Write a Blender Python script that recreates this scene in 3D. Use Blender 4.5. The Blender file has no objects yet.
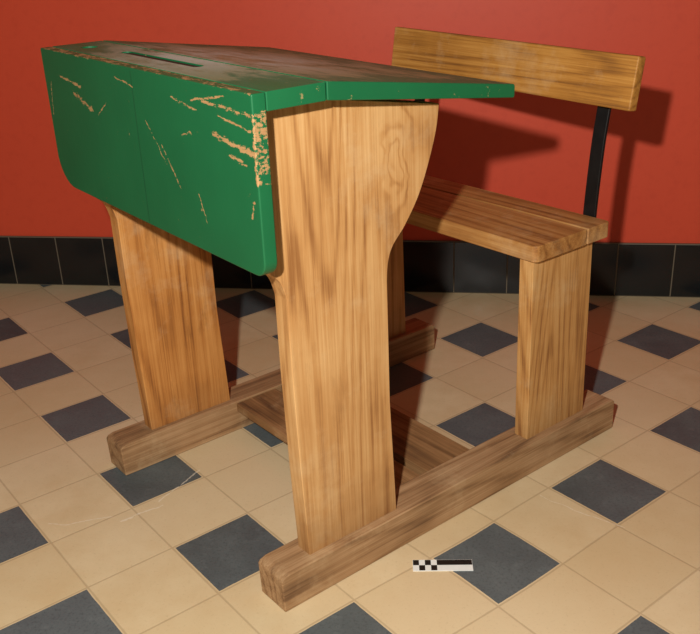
import bpy, bmesh, math, random
from mathutils import Vector, Matrix
random.seed(4)
S=bpy.context.scene
try: S.view_settings.view_transform='Standard'
except Exception: pass
def lin(r,g,b):
    f=lambda c:(c/255/12.92 if c/255<=.04045 else ((c/255+.055)/1.055)**2.4)
    return (f(r),f(g),f(b),1)
# ---------------------------------------------------------------- node helper
class NT:
    def __init__(s,name):
        s.m=bpy.data.materials.new(name); s.m.use_nodes=True; s.t=s.m.node_tree
        s.bsdf=s.t.nodes['Principled BSDF']; s.tc=s.t.nodes.new('ShaderNodeTexCoord')
    def inp(s,sock,v):
        if isinstance(v,bpy.types.NodeSocket): s.t.links.new(v,sock)
        elif v is not None: sock.default_value=v
    def math(s,op,a,b=None,c=None,clamp=False):
        n=s.t.nodes.new('ShaderNodeMath'); n.operation=op; n.use_clamp=clamp
        s.inp(n.inputs[0],a); s.inp(n.inputs[1],b); s.inp(n.inputs[2],c); return n.outputs[0]
    def vm(s,op,a,b=None,out=0):
        n=s.t.nodes.new('ShaderNodeVectorMath'); n.operation=op
        s.inp(n.inputs[0],a)
        if op=='SCALE': s.inp(n.inputs[3],b)
        else: s.inp(n.inputs[1],b)
        return n.outputs['Value'] if out else n.outputs[0]
    def sep(s,v):
        n=s.t.nodes.new('ShaderNodeSeparateXYZ'); s.inp(n.inputs[0],v); return n.outputs
    def comb(s,x,y,z):
        n=s.t.nodes.new('ShaderNodeCombineXYZ'); s.inp(n.inputs[0],x);s.inp(n.inputs[1],y);s.inp(n.inputs[2],z); return n.outputs[0]
    def noise(s,v,scale=1,detail=3,rough=.5,dist=0,col=False):
        n=s.t.nodes.new('ShaderNodeTexNoise'); s.inp(n.inputs['Vector'],v); n.inputs['Scale'].default_value=scale
        n.inputs['Detail'].default_value=detail; n.inputs['Roughness'].default_value=rough; n.inputs['Distortion'].default_value=dist
        return n.outputs['Color' if col else 'Fac']
    def ramp(s,f,stops,interp='LINEAR'):
        n=s.t.nodes.new('ShaderNodeValToRGB'); n.color_ramp.interpolation=interp; s.inp(n.inputs[0],f)
        e=n.color_ramp.elements
        while len(e)<len(stops): e.new(.5)
        for i,(p,c) in enumerate(stops): e[i].position=p; e[i].color=c if len(c)==4 else (*c,1)
        return n.outputs[0]
    def mr(s,v,a,b,c=0,d=1):
        n=s.t.nodes.new('ShaderNodeMapRange'); s.inp(n.inputs[0],v)
        for i,x in enumerate((a,b,c,d)): n.inputs[i+1].default_value=x
        return n.outputs[0]
    def mix(s,f,a,b,mode='MIX'):
        n=s.t.nodes.new('ShaderNodeMix'); n.data_type='RGBA'; n.blend_type=mode; n.clamp_factor=True
        s.inp(n.inputs[0],f); s.inp(n.inputs[6],a); s.inp(n.inputs[7],b); return n.outputs[2]
    def bump(s,h,st=.3,d=.001):
        n=s.t.nodes.new('ShaderNodeBump'); n.inputs['Strength'].default_value=st; n.inputs['Distance'].default_value=d
        s.inp(n.inputs['Height'],h); s.inp(s.bsdf.inputs['Normal'],n.outputs[0])
    def done(s,col,rough=.5,spec=.5,metal=0):
        s.inp(s.bsdf.inputs['Base Color'],col); s.inp(s.bsdf.inputs['Roughness'],rough)
        s.inp(s.bsdf.inputs['Specular IOR Level'],spec); s.inp(s.bsdf.inputs['Metallic'],metal); return s.m
def woodnodes(n,axis,light,mid,dark,seed=0.,dirt=.5,line=26.,grime=None,knot=None):
    p0=n.tc.outputs['Object']; p=n.vm('ADD',p0,(seed,seed*1.7,seed*.6))
    lo=[6.,6.,6.]; lo[axis]=.4
    hi=[420.,420.,420.]; hi[axis]=8.
    me=[120.,120.,120.]; me[axis]=2.
    a=n.noise(n.vm('MULTIPLY',p,tuple(lo)),1,1.5,.4)
    wig=n.noise(n.vm('MULTIPLY',p,(30,30,30)),1,2,.5)
    a=n.math('ADD',a,n.math('MULTIPLY',wig,.004))
    if knot:
        kw=n.vm('SCALE',n.vm('SUBTRACT',n.noise(p,22,2,.5,col=True),(.5,.5,.5)),.05)
        kp=n.vm('MULTIPLY',n.vm('ADD',n.vm('SUBTRACT',p0,knot),kw),tuple(1. if i!=axis else .38 for i in range(3)))
        kd=n.vm('LENGTH',kp,None,1); bmp=n.math('POWER',2.718,n.math('MULTIPLY',n.math('MULTIPLY',kd,kd),-1/(.020**2)))
        a=n.math('ADD',a,n.math('MULTIPLY',bmp,.08))
    rings=n.math('SINE',n.math('MULTIPLY',a,line*6.28))
    rings=n.math('POWER',n.mr(rings,-1,1),3.)
    fib=n.noise(n.vm('MULTIPLY',p,tuple(hi)),1,3,.6)
    fm=n.noise(n.vm('MULTIPLY',p,tuple(me)),1,4,.65)
    big=n.noise(p,5,4,.6)
    f=n.math('SUBTRACT',n.math('ADD',n.math('MULTIPLY',fm,.42),n.math('ADD',n.math('MULTIPLY',fib,.32),n.math('MULTIPLY',big,.40))),n.math('MULTIPLY',rings,.11))
    c=n.ramp(f,[(.36,dark),(.51,mid),(.68,light)])
    st=[26.,26.,26.]; st[axis]=6.
    stain=n.noise(n.vm('MULTIPLY',p,tuple(st)),1,7,.75)
    c=n.mix(n.mr(stain,.56,.76,0,dirt*.6),c,lin(98,60,30))
    pale=n.noise(n.vm('ADD',p,(3,1,2)),9,6,.7)
    c=n.mix(n.mr(pale,.54,.74,0,.36),c,lin(218,188,144))
    if grime:
        x,y,z=n.sep(p0)
        g=n.mr(n.math('ADD',z,n.math('MULTIPLY',n.noise(p,18,5,.7),.12)),grime[0],grime[1],grime[2],0)
        c=n.mix(g,c,lin(100,72,48))
    return c,f,stain
def wood(name,axis,light,mid,dark,seed=0,dirt=.5,line=26.,rough=.5,grime=None,knot=None):
    n=NT(name); c,f,st=woodnodes(n,axis,lin(*light),lin(*mid),lin(*dark),seed,dirt,line,grime,knot)
    n.bump(f,.3,.0008); return n.done(c,n.mr(f,.4,.8,rough+.08,rough-.06),.35)
def segmask(n,p2,a,b,w,nz):
    a=Vector((*a,0));b=Vector((*b,0)); ba=b-a
    pa=n.vm('SUBTRACT',p2,tuple(a))
    h=n.math('MULTIPLY',n.vm('DOT_PRODUCT',pa,tuple(ba),1),1/ba.length_squared,clamp=True)
    cl=n.vm('SCALE',tuple(ba),h); 
    d=n.vm('LENGTH',n.vm('SUBTRACT',pa,cl),None,1)
    return n.math('LESS_THAN',d,n.math('MULTIPLY',nz,w))
# ---------------------------------------------------------------- materials
m_leg=wood('pine_leg_near',2,seed=1.3,line=30,dirt=.45,light=(214,168,112),mid=(192,140,84),dark=(150,100,54),grime=(.10,.22,.35),knot=(.238,.015,.60))
m_leg2=wood('pine_leg_far',2,seed=5.1,line=20,dirt=1.1,light=(210,148,82),mid=(184,120,58),dark=(134,80,36),grime=(.08,.2,.35))
m_sleg=wood('pine_seat_leg',2,seed=9.2,line=24,dirt=.6,light=(214,166,106),mid=(192,138,78),dark=(148,98,52),grime=(.10,.2,.3))
m_beam=wood('worn_beam_wood',0,seed=3.3,line=16,dirt=.8,light=(184,146,106),mid=(154,116,78),dark=(112,80,52),rough=.7)
m_seat=wood('varnished_seat_wood',1,seed=2.2,line=18,dirt=.7,light=(196,144,84),mid=(164,110,56),dark=(122,78,38),rough=.5)
m_back=wood('varnished_back_wood',1,seed=7.7,line=22,dirt=.6,light=(204,148,74),mid=(174,118,50),dark=(130,84,36),rough=.5)
m_foot=wood('footrest_wood',1,seed=4.4,line=14,dirt=.8,light=(166,124,82),mid=(134,96,58),dark=(94,64,38),rough=.7)

def greenpanel():
    n=NT('green_paint_front'); p=n.tc.outputs['Object']; x,y,z=n.sep(p)
    wc=n.mix(n.noise(n.vm('MULTIPLY',p,(60,8,200)),1,4,.6),lin(150,96,56),lin(214,166,112))
    wob=n.noise(n.vm('MULTIPLY',p,(1,.6,1)),70,5,.7,col=True); wob=n.vm('SCALE',n.vm('SUBTRACT',wob,(.5,.5,.5)),.010)
    p2=n.vm('ADD',n.comb(y,z,0),wob); p2=n.vm('MULTIPLY',p2,(1,1,0))
    nz=n.mr(n.noise(n.vm('MULTIPLY',p,(1,.45,1.4)),170,5,.75),.42,.60,0,1.2)
    segs=[((-.018,.697),(.085,.703),.0026),((-.015,.680),(.05,.690),.0016),((-.018,.655),(.065,.666),.0046),((.0,.640),(.03,.648),.0030),
          ((.035,.713),(.11,.701),.0013),((.10,.690),(.16,.70),.0018),((.12,.66),(.14,.655),.0016),
          ((.16,.585),(.20,.635),.0012),((.10,.55),(.115,.585),.0010),((.40,.655),(.455,.670),.0048),((.43,.684),(.50,.692),.0026),
          ((.35,.67),(.38,.65),.0011),((.26,.70),(.31,.708),.0014),((.54,.68),(.55,.63),.0012),((.19,.610),(.235,.66),.0009),
          ((-.012,.60),(-.005,.58),.0018),((-.020,.723),(.55,.730),.0020),((-.0215,.70),(-.0205,.62),.0020)]
    m=0.
    for a,b,w in segs:
        k=segmask(n,p2,a,b,w,nz); m=k if isinstance(m,float) else n.math('MAXIMUM',m,k)
    spk=n.math('GREATER_THAN',n.noise(p,60,6,.78),.685); m=n.math('MAXIMUM',m,spk)
    pv=n.noise(p,5,4,.6); base=n.mix(pv,lin(14,84,48),lin(26,108,64))
    seam=segmask(n,n.comb(y,z,0),(.262,.50),(.262,.72),.0008,1.)
    base=n.mix(n.math('MULTIPLY',seam,.6),base,lin(8,45,28))
    c=n.mix(n.math('MULTIPLY',m,.88),base,wc)
    n.bump(n.math('SUBTRACT',n.noise(p,60,4,.6),n.math('MULTIPLY',m,2.)),.2,.001)
    return n.done(c,n.math('ADD',.42,n.math('MULTIPLY',m,.25)),.42)
m_panel=greenpanel()
def greentop():
    n=NT('green_worn_top'); p=n.tc.outputs['Object']; x,y,z=n.sep(p)
    wc=n.mix(n.noise(n.vm('MULTIPLY',p,(90,5,90)),1,5,.65),lin(116,108,62),lin(186,158,108))
    dy=n.math('MINIMUM',n.math('ADD',y,.02),n.math('SUBTRACT',.56,y))
    dx=n.math('SUBTRACT',.43,x)
    rim=n.math('MINIMUM',dy,dx)
    nz=n.noise(n.vm('MULTIPLY',p,(16,7,16)),1,6,.72)
    w=n.math('ADD',n.math('MULTIPLY',rim,5.),n.math('MULTIPLY',n.math('SUBTRACT',nz,.5),4.0))
    worn=n.mr(w,.15,.75,0,.85)
    frontgreen=n.mr(x,.07,.13,.40,0)
    worn=n.math('SUBTRACT',worn,frontgreen,clamp=True)
    nn=n.t.nodes.new('ShaderNodeNewGeometry')
    nl=n.sep(nn.outputs['Normal'])[2]
    up=n.mr(nl,.85,.95)
    chip=n.math('GREATER_THAN',n.noise(p,50,6,.78),.645)
    worn=n.math('MAXIMUM',n.math('MULTIPLY',worn,up),n.math('MULTIPLY',chip,.85))
    c=n.mix(worn,n.mix(n.noise(p,6,3),lin(16,88,52),lin(30,112,66)),wc)
    glare=n.math('POWER',2.718,n.math('MULTIPLY',n.math('ADD',n.math('POWER',n.math('MULTIPLY',n.math('SUBTRACT',x,.15),7.),2.),n.math('POWER',n.math('MULTIPLY',n.math('SUBTRACT',y,.29),6.),2.)),-1.))  # flash glare on the desk top, painted into the colour as a whitish patch
    c=n.mix(n.math('MULTIPLY',n.math('MULTIPLY',glare,up),n.mr(nz,.38,.55,.1,1.)),c,lin(208,210,198))
    n.bump(n.noise(n.vm('MULTIPLY',p,(120,8,120)),1,4,.6),.15,.001)
    return n.done(c,n.mr(nz,.3,.7,.42,.58),.35)
m_top=greentop()
n=NT('black_iron'); m_iron=n.done(n.mix(n.noise(n.tc.outputs['Object'],60,4),lin(14,14,15),lin(36,34,34)),.4,.5,.3)
n=NT('dark_bed'); m_dark=n.done(n.mix(n.noise(n.tc.outputs['Object'],60,4),lin(20,22,16),lin(40,40,26)),.6)  # dark tone for the beds of the pen groove and inkwell hole

def floor_mat():
    n=NT('cement_tiles'); p=n.tc.outputs['Object']
    # tiles were laid by hand: a slight drift of the courses
    dd=n.vm('LENGTH',p,None,1); g=n.math('POWER',2.718,n.math('MULTIPLY',n.math('MULTIPLY',dd,dd),-1/(.13**2)))
    pl=n.vm('SUBTRACT',p,n.vm('SCALE',(.010,.001,0),g))
    r=n.t.nodes.new('ShaderNodeVectorRotate'); r.rotation_type='Z_AXIS'; n.inp(r.inputs['Vector'],pl); r.inputs['Angle'].default_value=-math.radians(45+2.03)
    q=n.vm('ADD',n.vm('SCALE',r.outputs[0],1/.14),(.5,.5,0)); x,y,z=n.sep(q)
    ix=n.math('FLOOR',x); iy=n.math('FLOOR',y)
    mx=n.math('FLOORED_MODULO',ix,2.); my=n.math('FLOORED_MODULO',iy,2.)
    dark=n.math('LESS_THAN',n.math('ADD',mx,my),.5)
    fx=n.math('SUBTRACT',x,ix); fy=n.math('SUBTRACT',y,iy)
    e=n.math('MINIMUM',n.math('MINIMUM',fx,n.math('SUBTRACT',1.,fx)),n.math('MINIMUM',fy,n.math('SUBTRACT',1.,fy)))
    wob=n.math('MULTIPLY',n.noise(p,60,3),.010)
    dark=n.math('MULTIPLY',dark,n.math('GREATER_THAN',n.math('SUBTRACT',e,wob),.020))
    joint=n.mr(n.math('SUBTRACT',e,wob),.001,.010,1,0)
    wn=n.t.nodes.new('ShaderNodeTexWhiteNoise'); wn.noise_dimensions='3D'; n.inp(wn.inputs['Vector'],n.comb(ix,iy,0)); rnd=wn.outputs['Value']
    sp=n.noise(p,220,3,.7); mo=n.noise(p,9,5,.6); sm=n.noise(p,2.2,3,.5)
    bc=n.mix(rnd,lin(210,185,142),lin(222,199,158))
    bc=n.mix(n.mr(mo,.35,.7),bc,lin(206,177,132)); bc=n.mix(n.mr(sm,.4,.7,0,.5),bc,lin(228,208,172))
    bc=n.mix(n.mr(sp,.58,.72,0,.28),bc,lin(166,138,100))
    dc=n.mix(rnd,lin(74,81,82),lin(92,98,99)); dc=n.mix(n.mr(mo,.35,.7,0,.7),dc,lin(104,110,109)); dc=n.mix(n.mr(sp,.5,.7,0,.5),dc,lin(50,54,56))
    dc=n.mix(n.mr(n.noise(p,40,5,.75),.55,.75,0,.4),dc,lin(120,126,125))
    c=n.mix(dark,bc,dc); c=n.mix(n.math('MULTIPLY',joint,.36),c,lin(144,118,86))
    wob2=n.vm('SCALE',n.vm('SUBTRACT',n.noise(p,14,2,col=True),(.5,.5,.5)),.03); p2=n.vm('MULTIPLY',n.vm('ADD',p,wob2),(1,1,0))
    sc=0.
    for a,b,w in [((-.56,.10),(-.52,.20),.0016),((-.60,.04),(-.55,.09),.0016),((-.72,.02),(-.62,.05),.001),((.08,.18),(.2,.1),.0008)]:
        k=segmask(n,p2,a,b,w,n.mr(n.noise(p,150,2),.3,.6,0,1.2)); sc=k if isinstance(sc,float) else n.math('MAXIMUM',sc,k)
    c=n.mix(n.math('MULTIPLY',sc,.5),c,lin(240,228,205))
    n.bump(n.math('ADD',n.math('MULTIPLY',mo,.5),n.math('MULTIPLY',joint,-1.)),.15,.002)
    return n.done(c,n.mr(mo,.3,.7,.42,.6),.4)
n=NT('red_wall_paint'); p=n.tc.outputs['Object']
c=n.mix(n.noise(p,1.6,4,.6),lin(208,72,46),lin(220,82,52)); c=n.mix(n.mr(n.noise(p,40,4,.6),.5,.75,0,.25),c,lin(192,60,38))
n.bump(n.noise(p,70,4,.6),.12,.002); m_wall=n.done(c,.5,.35)
n=NT('black_glazed_skirting'); p=n.tc.outputs['Object']; x,y,z=n.sep(p)
fx=n.math('FRACT',n.math('MULTIPLY',n.math('SUBTRACT',x,.03-.134*40),1/.134))
e=n.math('MINIMUM',fx,n.math('SUBTRACT',1.,fx)); e=n.math('MINIMUM',e,n.math('MULTIPLY',n.math('MINIMUM',n.math('ABSOLUTE',z),n.math('ABSOLUTE',n.math('SUBTRACT',z,.14))),1/.134*.6))
j=n.mr(e,.007,.014,1,0)
c=n.mix(n.noise(p,25,5,.7),lin(12,14,15),lin(30,32,33)); c=n.mix(j,c,lin(110,98,80))
n.bump(n.math('MULTIPLY',j,-1.),.5,.002); m_skirt=n.done(c,n.math('ADD',.22,n.math('MULTIPLY',j,.4)),.5)
m_floor=floor_mat()
# ---------------------------------------------------------------- geometry helpers
def link(o,parent=None):
    S.collection.objects.link(o)
    if parent: o.parent=parent
    return o
def mesh(name,verts,faces,mat,parent=None,bev=0,seg=2):
    me=bpy.data.meshes.new(name); me.from_pydata([tuple(v) for v in verts],[],faces); me.update()
    bm=bmesh.new(); bm.from_mesh(me); bmesh.ops.recalc_face_normals(bm,faces=bm.faces); bm.to_mesh(me); bm.free()
    me.materials.append(mat); o=link(bpy.data.objects.new(name,me),parent)
    if bev:
        b=o.modifiers.new('b','BEVEL'); b.width=bev; b.segments=seg; b.limit_method='ANGLE'; b.angle_limit=math.radians(35)
        for f in me.polygons: f.use_smooth=True
        w=o.modifiers.new('w','WEIGHTED_NORMAL'); w.keep_sharp=True
    return o
def box(name,x0,x1,y0,y1,z0,z1,mat,parent=None,bev=.002):
    v=[(x,y,z) for x in (x0,x1) for y in (y0,y1) for z in (z0,z1)]
    return mesh(name,v,[(0,1,3,2),(4,6,7,5),(0,4,5,1),(2,3,7,6),(0,2,6,4),(1,5,7,3)],mat,parent,bev)
def extr(name,prof,axis,a,b,mat,parent=None,bev=.002):
    def P(u,v,w): return {1:(u,w,v),0:(w,u,v),2:(u,v,w)}[axis]
    k=len(prof); v=[P(*q,a) for q in prof]+[P(*q,b) for q in prof]
    f=[tuple(range(k)),tuple(range(k,2*k))]+[(i,(i+1)%k,k+(i+1)%k,k+i) for i in range(k)]
    return mesh(name,v,f,mat,parent,bev)
def spline(pts,n=6):
    out=[]
    for i in range(len(pts)-1):
        p0=Vector(pts[max(i-1,0)]);p1=Vector(pts[i]);p2=Vector(pts[i+1]);p3=Vector(pts[min(i+2,len(pts)-1)])
        for k in range(n):
            t=k/n; out.append(tuple(.5*((2*p1)+(-p0+p2)*t+(2*p0-5*p1+4*p2-p3)*t*t+(-p0+3*p1-3*p2+p3)*t**3)))
    out.append(tuple(pts[-1])); return out
cm=lambda L:[(a/100,b/100) for a,b in L]
# ---------------------------------------------------------------- desk
D=link(bpy.data.objects.new('school_desk',None)); D.empty_display_size=.1
D.location=(-.286,-.143,0); D.rotation_euler=(0,0,math.atan2(.7384,.6744))
def beam(name,y0,x0,x1):
    pr=cm([(x0,0.0),(x0-.2,5.4),(x0+.2,5.8),(x0+1.2,6.1),(x1-.7,6.1),(x1-.1,5.6),(x1,0.0)])
    return extr(name,pr,1,y0,y0+.060,m_beam,D,.0022)
beam('foot_beam_near',0,0,75.2); beam('foot_beam_far',.475,-1,75)
def tz(x): return .720 if x<=.10 else .7195-(x-.10)*(.7195-.675)/.33
right=spline(cm([(31.4,66.2),(30.9,63),(29.6,59),(27.6,54.5),(25.0,50.8),(22.6,48.2),(21.7,45.2),(21.6,40)]))
legp=cm([(5.8,6.0),(5.3,20),(5.0,35),(5.0,45)])+spline(cm([(5.0,45.7),(4.2,48.2),(2.6,50),(2.1,53)]))+cm([(2.1,69.9),(10,69.9)])+right+cm([(21.6,25),(22.4,6.0)])
extr('desk_leg_near',legp,1,.015,.043,m_leg,D,.0012)
extr('desk_leg_far',legp,1,.490,.518,m_leg2,D,.0012)
sl=cm([(52.4,6.0),(67.6,6.0),(67.0,38.7),(52.0,38.7)])
extr('seat_leg_near',sl,1,.015,.043,m_sleg,D,.0012)
extr('seat_leg_far',sl,1,.490,.518,m_sleg,D,.0012)
def shear(o):
    for v in o.data.vertices: v.co.z+=(v.co.y+.02)*.013
def arc(cx,cy,r,a0,a1,k=7): return [(cx+r*math.cos(math.radians(a0+(a1-a0)*i/k)),cy+r*math.sin(math.radians(a0+(a1-a0)*i/k))) for i in range(k+1)]
pp=[(-.0225,.7212),*arc(-.0225+.020,.508+.020,.020,180,270),*arc(.5625-.05,.515+.045,.05,270,352),(.5625,.7212)]
shear(extr('front_panel',pp,0,-.003,.016,m_panel,D,.0022))
# desk top, flat strip with pen groove and inkwell hole
x0,x1,y0,y1,zt,zb=.0165,.0985,-.022,.562,.7215,.700
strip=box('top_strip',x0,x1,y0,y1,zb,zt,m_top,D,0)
bv=strip.modifiers.new('b','BEVEL'); bv.width=.0012; bv.segments=2
gp=[*arc(.062,.20,.008,180,360,8),*arc(.062,.40,.008,0,180,8)]
def boolcut(o,prof,z0,z1):
    c=extr('cut',prof,2,z0,z1,m_dark,D,0)
    md=o.modifiers.new('c','BOOLEAN'); md.operation='DIFFERENCE'; md.object=c; md.solver='EXACT'
    return c
cs=[boolcut(strip,gp,.713,.73),boolcut(strip,arc(.050,.500,.0125,0,350,28),.708,.73)]
bpy.context.view_layer.update()
dg=bpy.context.evaluated_depsgraph_get(); me=bpy.data.meshes.new_from_object(strip.evaluated_get(dg)); strip.modifiers.clear(); strip.data=me
for c_ in cs: bpy.data.objects.remove(c_,do_unlink=True)
shear(strip)
gp2=[*arc(.062,.20,.0078,180,360,8),*arc(.062,.40,.0078,0,180,8)]
shear(extr('pen_groove_bed',gp2,2,.7128,.7195,m_dark,D,0))
shear(extr('inkwell_bed',arc(.050,.500,.0123,0,350,28),2,.7078,.7190,m_dark,D,0))
# sloping lid
lid=[(.1005,tz(.10)+.002),(.1005,.700),(.419,.6590),(.421,.6615),(.421,.6750),(.419,.6775)]
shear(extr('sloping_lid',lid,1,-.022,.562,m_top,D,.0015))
# seat
def seatplank(nm,xa,xb,ra,rb):
    pr=[*arc(xa+ra,.004+ra,ra,180,270,5),*arc(xb-rb,.004+rb,rb,270,360,5),*arc(xb-rb,.532-rb,rb,0,90,5),*arc(xa+ra,.532-ra,ra,90,180,5)]
    return extr(nm,pr,2,.387,.4145,m_seat,D,.0028)
seatplank('seat_plank_front',.513,.638,.010,.002); seatplank('seat_plank_rear',.6415,.700,.002,.008)
# backrest
bk=box('backrest',-.010,.010,-.284,.284,-.042,.042,m_back,D,.0028)
bk.location=(.717,.269,.6445); bk.rotation_euler=(.024,math.radians(8),0)
def bar(name,y):
    path=spline(cm([(70.4,36),(70.4,41),(70.8,47),(71.5,54),(72.5,60),(73.6,66.5)]),5)
    v=[];f=[]
    for i,(x,z) in enumerate(path):
        a=Vector(path[max(i-1,0)]); b=Vector(path[min(i+1,len(path)-1)]); t=(b-a).normalized(); nx,nz=t.y,-t.x; w=.0032
        for sx,yy in ((-1,y-.012),(1,y-.012),(1,y+.012),(-1,y+.012)): v.append((x+.0005+sx*nx*w,yy,z+sx*nz*w))
    k=len(path)
    for i in range(k-1):
        for j in range(4): f.append((4*i+j,4*i+(j+1)%4,4*i+4+(j+1)%4,4*i+4+j))
    f+= [(0,1,2,3),(4*k-4,4*k-3,4*k-2,4*k-1)]
    return mesh(name,v,f,m_iron,D,.0008)
bar('iron_bracket_near',.050); bar('iron_bracket_far',.485)
# footrest planks
box('footrest_plank_front',.228,.318,.058,.477,.040,.057,m_foot,D,.0015)
box('footrest_plank_rear',.332,.432,.058,.477,.040,.059,m_foot,D,.0015)
# ---------------------------------------------------------------- scale bar
SB=link(bpy.data.objects.new('photo_scale_bar',None)); SB.location=(-.073,-.0185,0)
n=NT('print_white'); m_w=n.done(n.mix(n.noise(n.tc.outputs['Object'],60),lin(225,225,218),lin(240,240,235)),.5)
n=NT('print_black'); m_b=n.done(n.mix(n.noise(n.tc.outputs['Object'],60),lin(12,12,12),lin(24,24,24)),.5)
box('card',-.05,.05,-.0125,.0125,0,.0012,m_w,SB,0)
for i in range(5):
    y=(.0002,.0118) if i%2==0 else (-.0118,-.0002)
    box('check_%d'%i,-.0495+i*.01,-.0395+i*.01,*y,.0012,.0015,m_b,SB,0)
box('check_long',.0005,.0495,.0002,.0118,.0012,.0015,m_b,SB,0)
SB.rotation_euler=(0,0,.115); SB.scale=(.89,1,1)
# ---------------------------------------------------------------- room
YW=1.069
box('floor',-3.2,3.2,-3.0,YW+.1,-.05,0,m_floor,None,0)
box('wall_back',-3.2,3.2,YW+.008,YW+.1,0,2.7,m_wall,None,0)
box('baseboard_back',-3.2,3.2,YW,YW+.008,0,.14,m_skirt,None,.0015)
# ---------------------------------------------------------------- camera + light
yaw,pit,rol=-0.1644,0.408,-0.0416
f=Vector((math.sin(yaw)*math.cos(pit),math.cos(yaw)*math.cos(pit),-math.sin(pit))); r=Vector((math.cos(yaw),-math.sin(yaw),0)); u=r.cross(f)
r2=r*math.cos(rol)+u*math.sin(rol); u2=u*math.cos(rol)-r*math.sin(rol)
cam=bpy.data.objects.new('camera',bpy.data.cameras.new('camera')); link(cam); S.camera=cam
M=Matrix((r2,u2,-f)).transposed().to_4x4(); M.translation=Vector((-0.0147,-1.1205,0.8847)); cam.matrix_world=M
cam.data.sensor_width=36; cam.data.sensor_fit='HORIZONTAL'; cam.data.lens=908.85/700*36; cam.data.clip_start=.02
L=bpy.data.lights.new('camera_flash','POINT'); L.energy=100; L.color=(1,.98,.93); L.shadow_soft_size=.018
lo=link(bpy.data.objects.new('camera_flash',L)); lo.location=(-.17,-1.16,1.07)
w=bpy.data.worlds.new('room_ambient'); S.world=w; w.use_nodes=True; w.node_tree.nodes['Background'].inputs[0].default_value=(1,.84,.66,1); w.node_tree.nodes['Background'].inputs[1].default_value=.09
